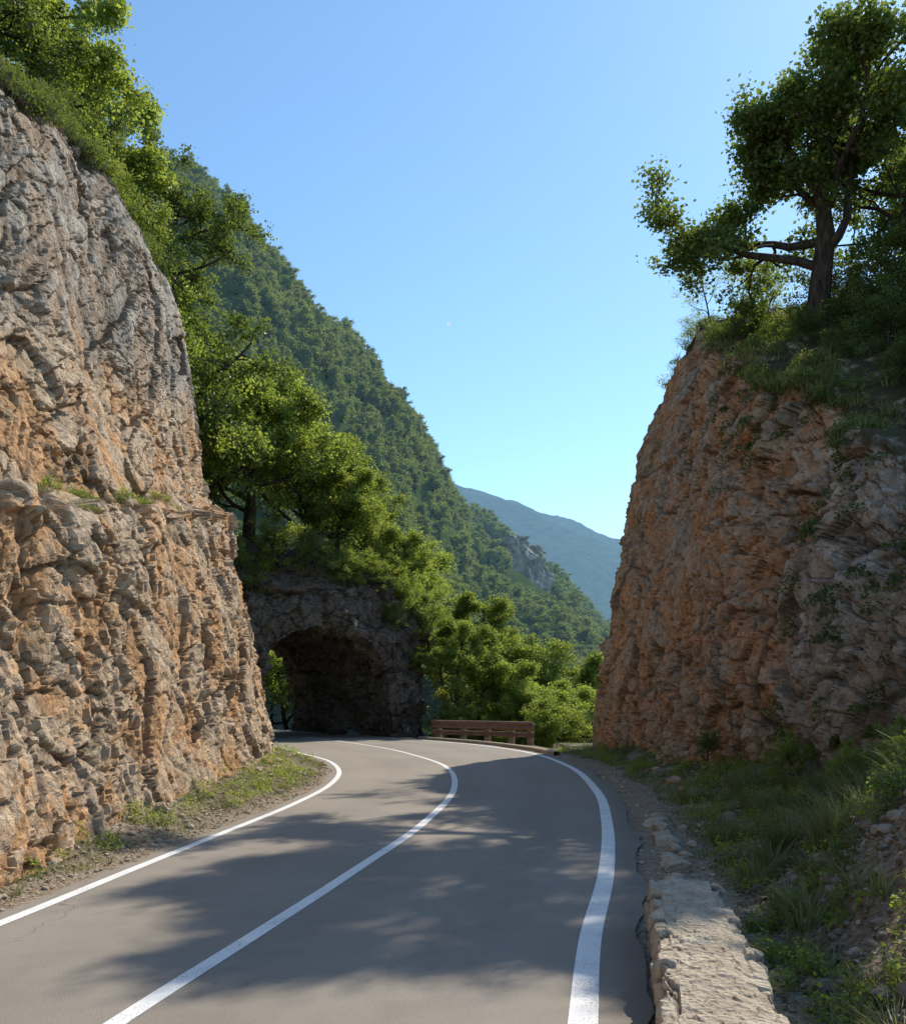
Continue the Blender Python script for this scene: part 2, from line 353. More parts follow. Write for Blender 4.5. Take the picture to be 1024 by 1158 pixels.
topR=lambda Y: np.interp(Y,[-5,5,9,11,13.7,16,18,22,24,25.8,27.2,29,31,34,40],[1.5,2.6,3.7,4.5,5.7,7.3,8.5,10.4,11.1,12.7,13.1,12.3,11.2,9,7])+.25*np.sin(Y*1.7)
GR=cliff('right_cliff_rock',[(9,-3),(7.2,3),(5.9,8),(5.2,11),(5.0,12.8),(5.95,14.2),(5.25,15.8),(5.0,18),(5.1,24),(4.85,28.5),(5.3,31.3),(7.2,33.3),(14,35)],680,topR,offR,1,M_rockR,90,(.26,.15,.085,.042),vz=400,caprise=.16)
VZR=400
# ---------------- tunnel -----------------
PC=np.array([-5.45,39.1]); AX=np.array([-.55,.835]); RT=np.array([.835,.55])
ns=260; s=np.linspace(0,1,ns)
def arch(w,h0,h1,s,e=2.0):
    W=[];Z=[]
    for q in s:
        if q<.22: W.append(w); Z.append(-.3+(h0+.3)*q/.22)
        elif q>.78: W.append(-w); Z.append(-.3+(h0+.3)*(1-q)/.22)
        else:
            th=math.pi*(q-.22)/.56; W.append(w*np.sign(math.cos(th))*abs(math.cos(th))**(2/e)); Z.append(h0+(h1-h0)*math.sin(th)**(2/e))
    return np.array(W),np.array(Z)
Wi,Zi=arch(3.2,2.4,5.0,s); Wo,Zo=arch(7.4,5.5,8.3,s,2.6); Wo=Wo-1.7
rows=[]
for b in np.linspace(11.5,0,100): rows.append((Wi-.03*b*(Wi>0),Zi,b+0*s))
for f in np.linspace(0,1,110)[1:]:
    rows.append((Wi*(1-f)+Wo*f,Zi*(1-f)+Zo*f,1.6*f*f+0*s))
for f in np.linspace(0,1,40)[1:]: rows.append((Wo*(1+.12*f),Zo+f*2.2*sstep(1,5,Zo),1.6+11*f+0*s))
G=np.stack([np.stack([PC[0]+RT[0]*W+AX[0]*B,PC[1]+RT[1]*W+AX[1]*B,Z],1) for W,Z,B in rows],1)
n=grid_normals(G)
mid=n[ns//2,140]
if mid[1]>0: n=-n; fl=True
else: fl=False
P=G.reshape(-1,3); dd,cav,tone=rock_disp(P,300,(.40,.30,.17,.06)); V=P+n.reshape(-1,3)*dd[:,None]
F=grid_faces(G.shape[0],G.shape[1]); F=F[:,::-1] if fl else F
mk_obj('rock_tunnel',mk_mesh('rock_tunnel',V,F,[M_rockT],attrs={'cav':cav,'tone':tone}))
# ---------------- hillside left of the road, behind the cliff -----------------
hx=np.arange(-60,-5,.5); hy=np.arange(25,75,.5); X,Y=np.meshgrid(hx,hy,indexing='ij')
XL=np.interp(Y,[25,29,37,46,75],[-7.5,-8.6,-13.8,-21,-40]); d=XL-X
Z=-1.+np.where(d>0,9.5*sstep(0,3,d)+.75*np.clip(d,0,60),0)+1.2*fbm(np.stack([X.ravel(),Y.ravel(),0*X.ravel()],1)*.2,4,4).reshape(X.shape)*sstep(0,3,d)
Z=np.minimum(Z,34); Z=np.where(d<=0,-1.5,Z)
mk_obj('hillside',mk_mesh('hillside',np.stack([X,Y,Z],2).reshape(-1,3),grid_faces(len(hx),len(hy)),[M_floor],smooth=True))
# ---------------- mountain -----------------
ea=np.array([-.9,-.5,-.27,-.235,-.16,-.092,-.042,-.002,.048,.128,.168,.21,.3,.6]); ee=np.array([.5,.6,.58,.55,.44,.37,.315,.235,.19,.13,.085,.06,.03,.02])
def Hm(X,Y):
    a_=X/Y; e=np.interp(a_,ea,ee); yr=np.interp(a_,[-.9,-.1,-.01,.03,.3],[190,190,205,290,330])
    g=np.interp(Y/yr,[0,.20,.3,.5,.75,1.,1.3,2.],[0,.0,.30,.56,.82,1.,.82,.4])
    P=np.stack([X.ravel(),Y.ravel(),0*X.ravel()],1)
    nz=(fbm(P/34,4,21)*18+ (1-np.abs(fbm(P/45+5,3,31)))*15-10.5).reshape(X.shape)
    z=-1.5+Y*e*g+nz*sstep(60,150,Y)*np.clip(e*4,0,1)
    # the road leaves the tunnel through a cutting on the lower slope
    return z-14*(1-sstep(60,84,Y))*sstep(-5,-9,X)
ya=np.concatenate([np.linspace(42,330,190),np.linspace(335,600,20)]); aa=np.linspace(-.8,.5,300)
A_,Y=np.meshgrid(aa,ya,indexing='ij'); X=A_*Y; Z=Hm(X,Y)
mk_obj('mountain',mk_mesh('mountain',np.stack([X,Y,Z],2).reshape(-1,3),grid_faces(len(aa),len(ya)),[M_floor],smooth=True))
m,t=mat('outcrop_limestone'); P=t.pos(); n=t.noise(P,.35,5,.7)
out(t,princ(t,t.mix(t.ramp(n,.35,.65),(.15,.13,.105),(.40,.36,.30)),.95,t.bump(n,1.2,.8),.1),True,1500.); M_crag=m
def crag(x,y,z,rx,ry,rz,seed):
    th=np.linspace(0,2*np.pi,70); ph=np.linspace(.02,1,60); T_,P_=np.meshgrid(th,ph,indexing='ij')
    D=np.stack([np.cos(T_)*rx*(.25+.75*(1-P_)**.6),np.sin(T_)*ry*(.25+.75*(1-P_)**.6),P_*rz],2).reshape(-1,3)
    b1,e1=blocks(D/5.,seed,1.3); b2,e2=blocks(D/1.9,seed+9,1.3); u=D*[1,1,0]; u/=np.linalg.norm(u,axis=1,keepdims=True)+1e-6
    D=D+u*(2.0*b1+.9*b2)[:,None]+[x,y,z]
    mk_obj('rock_outcrop',mk_mesh('rock_outcrop',D,grid_faces(70,60)[:,::-1],[M_crag]))
for (a_,y,dz,rx,ry,rz,sd_) in [(.078,222,-3,4,5,17,1),(.093,228,-3,4,5,17,2),(.064,216,-3,3,4,12,3),(.107,236,-3,4,5,13,6)]:
    x=a_*y; crag(x,y,float(Hm(np.array([[x]]),np.array([[y*1.]]))[0,0])+dz,rx,ry,rz,sd_*31)
# far ridge
m,t=mat('far_forest'); P=t.pos(); n2=t.noise(P,.09,6,.75)
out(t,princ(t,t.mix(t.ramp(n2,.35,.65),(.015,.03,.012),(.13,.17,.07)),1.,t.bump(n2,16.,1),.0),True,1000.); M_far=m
aa=np.linspace(-.6,.8,360); ya=np.linspace(500,1300,90); A_,Y=np.meshgrid(aa,ya,indexing='ij'); X=A_*Y
e=np.interp(A_,[-.6,-.1,.033,.088,.138,.183,.3,.8],[.30,.26,.238,.226,.212,.192,.16,.1])
P=np.stack([X.ravel(),Y.ravel(),0*X.ravel()],1)
Z=-5+Y*e*np.interp(Y,[500,900,1100,1300],[0,.96,1,.85])+ (fbm(P/160,5,77)*22+fbm(P/25,4,5)*7).reshape(X.shape)*sstep(500,800,Y)
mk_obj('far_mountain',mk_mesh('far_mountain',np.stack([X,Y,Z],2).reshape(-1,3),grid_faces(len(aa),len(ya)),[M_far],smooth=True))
# ---------------- trees -----------------
def leaves(C,size,rng,up=.7,asp=.42):
    n=len(C); nr=rng.normal(size=(n,3)); nr[:,2]+=up; nr/=np.linalg.norm(nr,axis=1,keepdims=True)
    u=np.cross(nr,rng.normal(size=(n,3))); u/=np.linalg.norm(u,axis=1,keepdims=True)+1e-9; v=np.cross(nr,u)
    s=size*rng.uniform(.6,1.3,n)[:,None]
    V=np.stack([C-u*s*.5,C+v*s*asp+nr*s*.08,C+u*s*.5-nr*s*.1,C-v*s*asp+nr*s*.08],1).reshape(-1,3)
    return V,np.arange(n*4).reshape(-1,4)
def tree_mesh(name,seed,H,leafm,nl=26000,ls=.12,sig=.22,ch=(10,6,5),trunk=.72,start=(.22,.2,.15),ang=(60,50,45),ratio=(.52,.5,.5),wob=(.10,.2,.28,.3),up=(.03,.06,.05,.0),r0=None,lean=(0,0),sides=7,taper=.72,thick=.58):
    rng=np.random.default_rng(seed); segs=[]; anc=[]; mx=len(ch)
    def nz(v): return v/np.linalg.norm(v)
    def br(p,d,L,r,lv):
        n=7 if lv<2 else 5; pts=[p];rad=[r];ds=[d]
        for i in range(n):
            d=nz(d+rng.normal(0,wob[lv],3)+np.array([0,0,up[lv]])); p=p+d*L/n; pts.append(p); rad.append(r*(1-taper*(i+1)/n)); ds.append(d)
        segs.append((pts,rad,lv))
        if lv==mx: anc.extend(pts[1:]); return
        if lv==mx-1: anc.extend(pts[3:])
        az=rng.uniform(0,6.28)
        for k in range(ch[lv]):
            tt=start[lv]+(1-start[lv])*(k+rng.uniform(.1,.9))/ch[lv]; tt=min(tt,.99); x=tt*n; i=int(x); q=pts[i]+(pts[i+1]-pts[i])*(x-i)
            az+=2.4+rng.normal(0,.3); dl=ds[i+1]; a1=nz(np.cross(dl,[.3,.5,.8])); a2=np.cross(dl,a1)
            th=math.radians(ang[lv]*rng.uniform(.7,1.2)); cd=nz(dl*math.cos(th)+(a1*math.cos(az)+a2*math.sin(az))*math.sin(th))
            br(q,cd,L*ratio[lv]*rng.uniform(.7,1.25)*(1.15-.55*tt),rad[i]*thick,lv+1)
    br(np.zeros(3),nz(np.array([lean[0],lean[1],1.])),H*trunk,r0 or H*.022,0)
    parts=[tube(p,r,sides if lv<2 else 4) for p,r,lv in segs]
    V,F=join(parts); nb=len(F)
    anc=np.array(anc); wgt=.1+rng.uniform(0,1,len(anc))**2; wgt/=wgt.sum()
    C=anc[rng.choice(len(anc),nl,p=wgt)]+rng.normal(size=(nl,3))*[sig,sig,sig*.6]
    LV,LF=leaves(C,ls,rng)
    rnd=np.clip(.5+.45*fbm(C*1.3,2,seed)+rng.normal(0,.2,nl),0,1)
    return mk_mesh(name,np.vstack([V,LV]),np.vstack([F,LF+len(V)]),[M_bark,leafm],mi=np.r_[np.zeros(nb),np.ones(nl)],fattrs={'rnd':np.r_[np.zeros(nb),rnd]})
T1=tree_mesh('broadleaf_a',11,8,M_leafB,22000,.115,.18)
T2=tree_mesh('broadleaf_b',12,8,M_leafB,21000,.11,.20,ch=(12,6,4),ang=(68,50,45),start=(.12,.2,.15))
T3=tree_mesh('broadleaf_c',13,8,M_leafO,20000,.105,.15,ch=(9,6,5),ang=(70,55,45),start=(.3,.2,.15),ratio=(.6,.5,.5))
T4=tree_mesh('shrub_a',14,4,M_leafB,11000,.08,.13,ch=(12,5,4),trunk=.6,start=(.03,.1,.1),ang=(60,50,45),ratio=(.75,.55,.5))
T5=tree_mesh('shrub_b',15,4,M_leafO,9000,.08,.13,ch=(11,5,4),trunk=.6,start=(.03,.1,.1),ang=(65,50,45),ratio=(.8,.55,.5))
T6=tree_mesh('sparse_shrub',16,4,M_leafB,2600,.07,.12,ch=(8,5,5),trunk=.7,start=(.05,.2,.2),ang=(40,40,40),ratio=(.7,.5,.5),r0=.05)
OAK=tree_mesh('oak',35,9.2,M_leafO,50000,.10,.18,ch=(10,7,4),trunk=.66,start=(.42,.30,.25),ang=(62,52,48),ratio=(.62,.50,.5),wob=(.10,.28,.36,.34),up=(.03,.12,.06,0),r0=.33,sides=10,taper=.68,thick=.5)
def place(kind,me,x,y,z,h,base,rz=None,sx=1.0,tilt=(0,0)):
    s_=h/base; mk_obj(kind,me,(x,y,z),(tilt[0],tilt[1],RNG.uniform(0,6.28) if rz is None else rz),(s_*sx,s_*sx,s_))
place('oak_tree',OAK,8.2,20.0,8.9,8.1,9.2,rz=.6+1.9,sx=1.08)
place('deciduous_tree',T3,-8.9,30.3,8.3,10.5,8,tilt=(0,.15))
for (x,y,z,h,me,b) in [(-9.2,15.8,11.6,6.0,T3,8),(-8.8,17.8,12.0,5.6,T1,8),(-8.6,19.3,12.2,3.2,T5,4),(-9.2,21.8,12.6,4.8,T3,8),(-8.3,23.3,12.3,3.2,T4,4),(-9.0,25.8,12.0,6.2,T3,8),(-10.5,23.5,13.2,7,T1,8),(-11.5,19.5,14,7,T1,8),(-7.6,17.0,11.9,2.8,T6,4),(-7.6,19.6,12.2,2.6,T6,4),(-7.5,24.0,12.3,2.8,T6,4),
   (-11,33,9,10,T2,8),(-12,29,12,8,T1,8),(-9.8,28.4,10,6,T2,8),(-12,36,12,8,T2,8),(-7.9,13.4,11.0,1.8,T5,4),(-8.6,13.6,11.0,5.2,T3,8),(-9.5,12.5,11.2,4.5,T2,8),(-7.6,15.0,11.4,1.3,T4,4),(-7.5,16.6,11.9,1.6,T5,4),(-7.9,20.6,12.3,1.7,T5,4),(-7.5,18.7,12.1,1.4,T4,4),(-7.6,22.2,12.2,1.4,T5,4),(-7.6,12.2,10.5,1.2,T5,4)]:
    place('deciduous_tree' if b==8 else 'shrub',me,x,y,z,h,b)
# above and around tunnel
for (x,y,z,h,me,b) in [(-9.0,39.5,8.2,9.5,T1,8),(-11.2,38.5,8.5,11,T2,8),(-7.2,41.5,8.4,7.8,T2,8),(-5.6,42.2,8.2,5.6,T1,8),(-4.2,43.5,7.6,4.8,T2,8),(-3.1,44.6,6.5,4.8,T1,8),(-1.9,44.6,5.0,4.6,T2,8),(-7.6,38.8,7.4,2.9,T4,4),(-6.1,39.4,7.2,2.4,T5,4),(-4.9,40.0,7.0,2.0,T4,4),(-3.8,41.4,6.8,2.2,T4,4),(-2.4,42.3,5.9,2.4,T4,4),(-1.2,42.6,4.2,3.0,T4,4),(-.5,42.2,2.4,2.6,T4,4),(-9.0,37.8,6.0,3.,T4,4),(-2.9,41.4,5.0,1.5,T5,4),(-1.6,41.8,3.0,1.4,T4,4),
   (.2,43.6,1.5,5.2,T1,8),(1.1,43.4,-.2,5.2,T2,8),(2.0,44.5,-.8,5.8,T1,8),(3.0,43.2,-1.2,4.6,T2,8),(3.6,46.5,-2,6.5,T1,8),(5.2,44.5,-2,5.0,T2,8),(6.5,48.5,-2.5,6.5,T1,8),(5.0,40.3,-1.2,3.8,T4,4),(4.1,40.4,-.9,3.0,T4,4),(6.3,42,-1.5,3.8,T5,4),(1.6,41.6,-1,2.2,T4,4),(2.8,40.6,-1.2,2.2,T5,4),(.4,42.0,-.4,2.4,T4,4),(-.2,41.6,-.4,2.2,T4,4),
   (-7.5,46,9.5,8,T2,8),(-5,48,8.5,7,T1,8),(-2,49,5,7,T2,8),(1,50,2,7,T1,8),(-10.5,45,10,10,T1,8),(4,52,-1,8,T2,8),(8,53,-2,8,T1,8),(-15.5,66,-1,7,T1,8),(-12.0,64,-1,8,T2,8),(-20,66,-1,8,T2,8),(-17,72,-1,11,T1,8),(-13,74,-1,11,T2,8)]:
    place('deciduous_tree' if b==8 else 'shrub',me,x,y,z,h,b,sx=1.15)
# right cliff brow
zc=lambda x,y: float(topR(np.array([y*1.]))[0])+.16*max(0,x-7.1)-.15
for (x,y,h,me,b) in [(10.4,19.8,7.2,T3,8),(12.2,21.8,8,T3,8),(10.6,16.8,6.6,T3,8),(11.2,14.5,5.5,T3,8),(9.4,21.6,2.6,T5,4),(8.2,25.6,2.4,T6,4),(7.7,26.6,2.2,T6,4),(8.6,24.6,2.6,T6,4),(7.6,28.3,2.0,T6,4),(7.8,23.0,1.5,T5,4),(7.6,21.4,1.2,T5,4),(7.7,20.4,1.2,T6,4),(9.0,20.6,1.8,T5,4),(7.6,18.9,1.3,T5,4),(8.5,18.4,2.2,T5,4),(7.6,17.3,1.3,T5,4),(8.1,16.2,2.0,T5,4),(9.0,16.6,3.0,T5,4),(7.7,15.0,1.5,T5,4),(8.4,14.4,2.4,T5,4),(9.4,15,3.4,T5,4),(7.6,13.5,1.4,T5,4),(8.4,12.9,2.4,T5,4),(7.2,12.2,1.0,T5,4),(7.4,11.,1.2,T5,4),(9.6,18.6,3.4,T5,4)]:
    place('deciduous_tree' if b==8 else 'shrub',me,x,y,zc(x,y),h,b)
for (x,y,z,h,me,b) in [(6.0,14.2,3.0,1.1,T5,4),(5.75,14.3,.9,1.2,T5,4),(5.95,14.2,1.9,1.0,T5,4),(6.7,14.3,4.3,1.3,T5,4),(4.7,12.2,.5,.8,T4,4),(4.6,10.2,.55,.7,T4,4),(4.4,8.6,.8,.75,T4,4),(4.75,16.5,.5,.7,T5,4),(3.9,7.6,.95,.5,T4,4),(5.0,9.4,.8,.8,T5,4)]:
    place('shrub',me,x,y,z,h,b)
# ---------------- forest on mountain -----------------
pc=bpy.data.collections.new('forest_prototypes')
FP=[tree_mesh('forest_tree_a',41,6,M_leafF,2300,.30,.32,ch=(9,4),trunk=.7,start=(.15,.2),ang=(65,50),ratio=(.5,.5),sides=4),
    tree_mesh('forest_tree_b',42,6,M_leafF,2100,.31,.36,ch=(10,4),trunk=.6,start=(.1,.2),ang=(70,50),ratio=(.6,.5),sides=4),
    tree_mesh('forest_tree_c',43,6,M_leafF,1900,.28,.26,ch=(16,3),trunk=.9,start=(.12,.2),ang=(80,50),ratio=(.34,.5),sides=4,up=(.05,-.02,0,0))]
for i,me in enumerate(FP): mk_obj(me.name,me,col=pc)
def forest(name,P,scl,seed):
    rng=np.random.default_rng(seed); n=len(P)
    me=bpy.data.meshes.new(name); me.vertices.add(n); me.vertices.foreach_set('co',P.astype(np.float32).ravel())
    a1=me.attributes.new('scl','FLOAT','POINT'); a1.data.foreach_set('value',scl.astype(np.float32))
    a2=me.attributes.new('rot','FLOAT_VECTOR','POINT'); a2.data.foreach_set('vector',np.stack([rng.normal(0,.06,n),rng.normal(0,.06,n),rng.uniform(0,6.28,n)],1).astype(np.float32).ravel())
    o=mk_obj(name,me); ng=bpy.data.node_groups.new(name+'_gn','GeometryNodeTree')
    ng.interface.new_socket('Geometry',in_out='INPUT',socket_type='NodeSocketGeometry'); ng.interface.new_socket('Geometry',in_out='OUTPUT',socket_type='NodeSocketGeometry')
    N_=ng.nodes; gi=N_.new('NodeGroupInput'); go=N_.new('NodeGroupOutput'); ip=N_.new('GeometryNodeInstanceOnPoints'); ci=N_.new('GeometryNodeCollectionInfo')
    ci.inputs['Collection'].default_value=pc; ci.inputs['Separate Children'].default_value=True; ci.inputs['Reset Children'].default_value=True
    na=N_.new('GeometryNodeInputNamedAttribute'); na.data_type='FLOAT'; na.inputs[0].default_value='scl'
    nb=N_.new('GeometryNodeInputNamedAttribute'); nb.data_type='FLOAT_VECTOR'; nb.inputs[0].default_value='rot'
    l=ng.links; l.new(gi.outputs[0],ip.inputs['Points']); l.new(ci.outputs[0],ip.inputs['Instance']); ip.inputs['Pick Instance'].default_value=True
    l.new(na.outputs[0],ip.inputs['Scale']); l.new(nb.outputs[0],ip.inputs['Rotation']); l.new(ip.outputs[0],go.inputs[0])
    md=o.modifiers.new('gn','NODES'); md.node_group=ng
n=8600; rng=np.random.default_rng(5); Y=np.sqrt(rng.uniform(50**2,335**2,n)); A_=rng.uniform(-.36,.25,n); X=A_*Y; Z=Hm(X,Y)
k=~((np.abs(A_-.086)<.028)&(Y>196)&(Y<232))&~((Y<64)&(X<-7))
sc_=rng.uniform(.4,1.15,n)*np.interp(Y,[50,100,300],[.95,.85,1.0])
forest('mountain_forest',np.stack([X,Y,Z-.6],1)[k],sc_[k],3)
n=600; X=rng.uniform(-35,-8,n); Y=rng.uniform(26,60,n); XL=np.interp(Y,[25,29,37,46,75],[-7.5,-8.6,-13.8,-21,-40]); d=XL-X; k=(d>1.5)&((Y>38)|(d>5))
Z=-1.+9.5*sstep(0,3,d)+.75*d; Z=np.minimum(Z,34)-.5
forest('hillside_forest',np.stack([X,Y,Z],1)[k],rng.uniform(.7,1.2,k.sum()),4)
# ---------------- guard rail -----------------
gp=np.array([(-.85,39.6),(.45,38.6),(1.9,37.3),(3.35,35.7)]); gr=bpy.data.objects.new('guardrail',None); sc.collection.objects.link(gr)
prof=np.array([(0,.155),(.035,.145),(.075,.10),(.075,.07),(.02,.02),(.02,-.02),(.075,-.07),(.075,-.10),(.035,-.145),(0,-.155)])
gl=catmull(gp,60)
def wbeam(zc_,sc1):
    nn_=-nrm2(gl); nn_=nn_ if nn_[30,1]<0 else -nn_; V=np.zeros((60,10,3))
    for j,(o,h) in enumerate(prof*sc1): V[:,j,:2]=gl+nn_*(o+.12); V[:,j,2]=zc_+h
    return V.reshape(-1,3),grid_faces(60,10)
for nm,zq,k_ in (('upper_beam',.66,1.1),('lower_beam',.30,.6)):
    v,f=wbeam(zq,k_); o=mk_obj(nm,mk_mesh(nm,v,f,[M_rust]),parent=gr); md=o.modifiers.new('s','SOLIDIFY'); md.thickness=.012; md.offset=0
for k,i in enumerate((3,17,31,45,56)):
    rz=math.atan2(gl[min(i+1,59)][1]-gl[i-1][1],gl[min(i+1,59)][0]-gl[i-1][0]); z0=-.1
    v,f=join([box_vf(gl[i][0],gl[i][1],z0+.38,.26,.18,.84,rz),box_vf(gl[i][0],gl[i][1],z0+.83,.32,.22,.06,rz)])
    o=mk_obj(f'post_{k+1}',mk_mesh('post',v,f,[M_conc]),parent=gr); b=o.modifiers.new('b','BEVEL'); b.width=.02
i0=np.where((Rc[:,1]>27)&(Rc[:,1]<39))[0]; kc=Rc[i0]+nrm2(Rc)[i0]*.56; kn=nrm2(kc)
kp=np.array([(-.1,-.06),(-.1,.09),(-.08,.11),(.08,.11),(.1,.09),(.1,-.06)]); G=np.zeros((len(kc),6,3)); G[:,:,:2]=kc[:,None]+kn[:,None]*kp[None,:,0:1]; G[:,:,2]=kp[None,:,1]
mk_obj('kerb',mk_mesh('kerb',G.reshape(-1,3),grid_faces(len(kc),6),[M_stone],attrs={'cav':np.full(len(kc)*6,.5)}))
# ---------------- stone parapet wall -----------------
wc=catmull([(.55,1.2),(.82,2.6),(1.10,3.6),(1.36,4.9),(1.63,6.3)],260); wn=nrm2(wc); hw=.235
prof=[(-hw-.02,-.25)]+[(-hw,z_) for z_ in np.linspace(-.1,.33,34)]+[(x_,.36+.012*math.cos(x_*9)) for x_ in np.linspace(-hw+.01,hw-.01,46)]+[(hw,z_) for z_ in np.linspace(.33,-.2,24)]
prof=np.array(prof); G=np.zeros((260,len(prof),3)); G[:,:,:2]=wc[:,None]+wn[:,None]*prof[None,:,0:1]; G[:,:,2]=prof[None,:,1]
n=grid_normals(G)
if n[130,60,2]<0: n=-n; fl=True
else: fl=False
P=G.reshape(-1,3); Q=P.copy(); Q[:,2]*=1.3
b1,e1=blocks(Q/.30+np.stack([fbm(P*3,2,1)]*3,1)*.2,500,.7); b2,e2=blocks(Q/.07,520,1.); side=np.abs(np.tile(prof[:,0],260))>hw-.07
e=np.where(side,e1,.5)
dd=.045*b1*np.where(side,1,.12)+.009*b2+.02*fbm(P*4,4,6)-.03*(1-sstep(0,.12,e)); endc=np.repeat(np.clip((259-np.arange(260))/8.,0,1),len(prof))
V=P+n.reshape(-1,3)*dd[:,None]; V[:,2]=V[:,2]*(.15+.85*sstep(0,1,endc))
F=grid_faces(260,len(prof)); F=F[:,::-1] if fl else F
mk_obj('stone_parapet_wall',mk_mesh('stone_parapet_wall',V,F,[M_stone],attrs={'cav':e}))
# ---------------- stones -----------------
def icos():
    import bmesh
    bm=bmesh.new(); bmesh.ops.create_icosphere(bm,subdivisions=2,radius=1); v=np.array([x.co[:] for x in bm.verts]); f=np.array([[y.index for y in x.verts] for x in bm.faces]); bm.free()
    return v,f
ICV,ICF=icos()
def stones(name,X,Y,R,seed,material,zoff=.25):
    rng=np.random.default_rng(seed); parts=[]; Z=ground_z(X,Y)
    for x,y,z,r in zip(X,Y,Z,R):
        v=ICV*rng.uniform([.8,.6,.45],[1.3,1.,.8])
        for _ in range(5):
            d=rng.normal(size=3); d/=np.linalg.norm(d); c=rng.uniform(.45,.75); pr=v@d; v=v-np.outer(np.clip(pr-c,0,None),d)
        a_=rng.uniform(0,6.28); ca_,sa_=math.cos(a_),math.sin(a_); v=np.stack([v[:,0]*ca_-v[:,1]*sa_,v[:,0]*sa_+v[:,1]*ca_,v[:,2]],1)*r
        parts.append((v+[x,y,z+r*zoff],ICF))
    V,F=join(parts); mk_obj(name,mk_mesh(name,V,F,[material],attrs={'cav':np.full(len(V),.5),'tone':np.repeat(rng.uniform(-.8,.8,len(X)),len(ICV))}))
def scatter(n,x0,x1,y0,y1,cond,seed):
    rng=np.random.default_rng(seed); X=rng.uniform(x0,x1,n); Y=rng.uniform(y0,y1,n); eR,eL=lateral(X,Y); k=cond(X,Y,eR,eL); return X[k],Y[k]
X,Y=scatter(4800,.6,6,3,22,lambda X,Y,r,l:(r>-.02)&(r<2.0),1); stones('gravel',X,Y,np.random.default_rng(2).lognormal(-4.4,.6,len(X)),3,M_stone)
X,Y=scatter(5200,-5,-2,4,24,lambda X,Y,r,l:(l>.02)&(l<1.2),4); stones('gravel.001',X,Y,np.random.default_rng(5).lognormal(-4.1,.55,len(X)),6,M_stone)
X,Y=scatter(3600,1.8,4.5,3,7.5,lambda X,Y,r,l:(r>.9),7); stones('rubble',X,Y,np.minimum(np.random.default_rng(8).lognormal(-4.2,.65,len(X)),.07),9,M_rockR)
kx=catmull([(1.78,6.9),(2.1,8.4),(2.42,10),(2.8,12.2)],15); stones('kerb_stones',kx[:,0]+.05*np.sin(np.arange(15)*2.),kx[:,1],np.full(15,.13)+.04*np.sin(np.arange(15)*1.7),12,M_stone,.15)
X,Y=scatter(160,-4.6,-2.5,4,24,lambda X,Y,r,l:(l>.7)&(l<1.5),14); stones('fallen_rocks',X,Y,np.random.default_rng(15).lognormal(-2.7,.5,len(X)),16,M_rockL)
X,Y=scatter(60,2.5,5.5,6,22,lambda X,Y,r,l:(r>1.)&(r<3.),114); stones('fallen_rocks.001',X,Y,np.random.default_rng(15).lognormal(-2.6,.4,len(X)),116,M_rockR)
# ---------------- grass & weeds -----------------
def grass(name,X,Y,hgt,seed,blades=40,rad=.10,mat_=None,Zov=None,width=.005,bend=.5):
    rng=np.random.default_rng(seed); n=len(X); Z=ground_z(X,Y) if Zov is None else Zov
    i=np.repeat(np.arange(n),blades); m=len(i); h=hgt[i]*rng.uniform(.45,1.15,m)
    az=rng.uniform(0,6.28,m); rr=rad*np.sqrt(rng.uniform(0,1,m)); b=np.stack([X[i]+rr*np.cos(az),Y[i]+rr*np.sin(az),Z[i]-.03],1)
    od=np.stack([np.cos(az),np.sin(az),0*az],1)+rng.normal(0,.4,(m,3))*[1,1,0]
    w=np.stack([-np.sin(az+rng.normal(0,1,m)),np.cos(az),0*az],1)*(width*(1+h*1.5))[:,None]
    pts=[]
    for t_,ww in((0,1.),(.4,.9),(.75,.6),(1.,.08)):
        c=b+od*(h*bend*t_**2)[:,None]+np.array([0,0,1])*(h*(t_-.28*t_*t_))[:,None]; pts+=[c-w*ww,c+w*ww]
    V=np.stack(pts,1).reshape(-1,3); q=np.arange(m)[:,None]*8
    F=np.concatenate([q+[0,1,3,2],q+[2,3,5,4],q+[4,5,7,6]],0)
    r=np.clip(rng.normal(.5,.25,m)+.35*fbm(b*1.5,2,seed),0,1)
    mk_obj(name,mk_mesh(name,V,F,[mat_ or M_grass],fattrs={'rnd':np.tile(r,3)}))
def weeds(name,X,Y,hgt,rad,seed,per,ls,mat_,Zov=None):
    rng=np.random.default_rng(seed); Z=ground_z(X,Y) if Zov is None else Zov; n=len(X); i=np.repeat(np.arange(n),per); m=len(i)
    g=rng.normal(size=(m,3)); g/=np.linalg.norm(g,axis=1,keepdims=True); g*=rng.uniform(.3,1,m)[:,None]**.5
    C=np.stack([X[i]+g[:,0]*rad[i],Y[i]+g[:,1]*rad[i],Z[i]+np.abs(g[:,2])*hgt[i]],1)
    V,F=leaves(C,ls,rng,1.2); r=np.clip(rng.normal(.5,.22,m)+.3*fbm(C*2,2,seed),0,1)
    mk_obj(name,mk_mesh(name,V,F,[mat_],fattrs={'rnd':r}))
r_=np.random.default_rng(77)
X,Y=scatter(2400,1.5,7,4.5,30,lambda X,Y,r,l:(r>.62)&(r<3.5)&(fbm(np.stack([X,Y,0*X],1)*.9,2,8)>-.08)&~((X>2.)&(Y<5.6)),21); grass('verge_grass',X,Y,r_.uniform(.05,.2,len(X)),22,28,.12,width=.004)
X,Y=scatter(150,1.8,6,5.6,14,lambda X,Y,r,l:(r>.9)&(r<3.),23); grass('tall_grass',X,Y,r_.uniform(.22,.55,len(X)),24,110,.12,width=.0035)
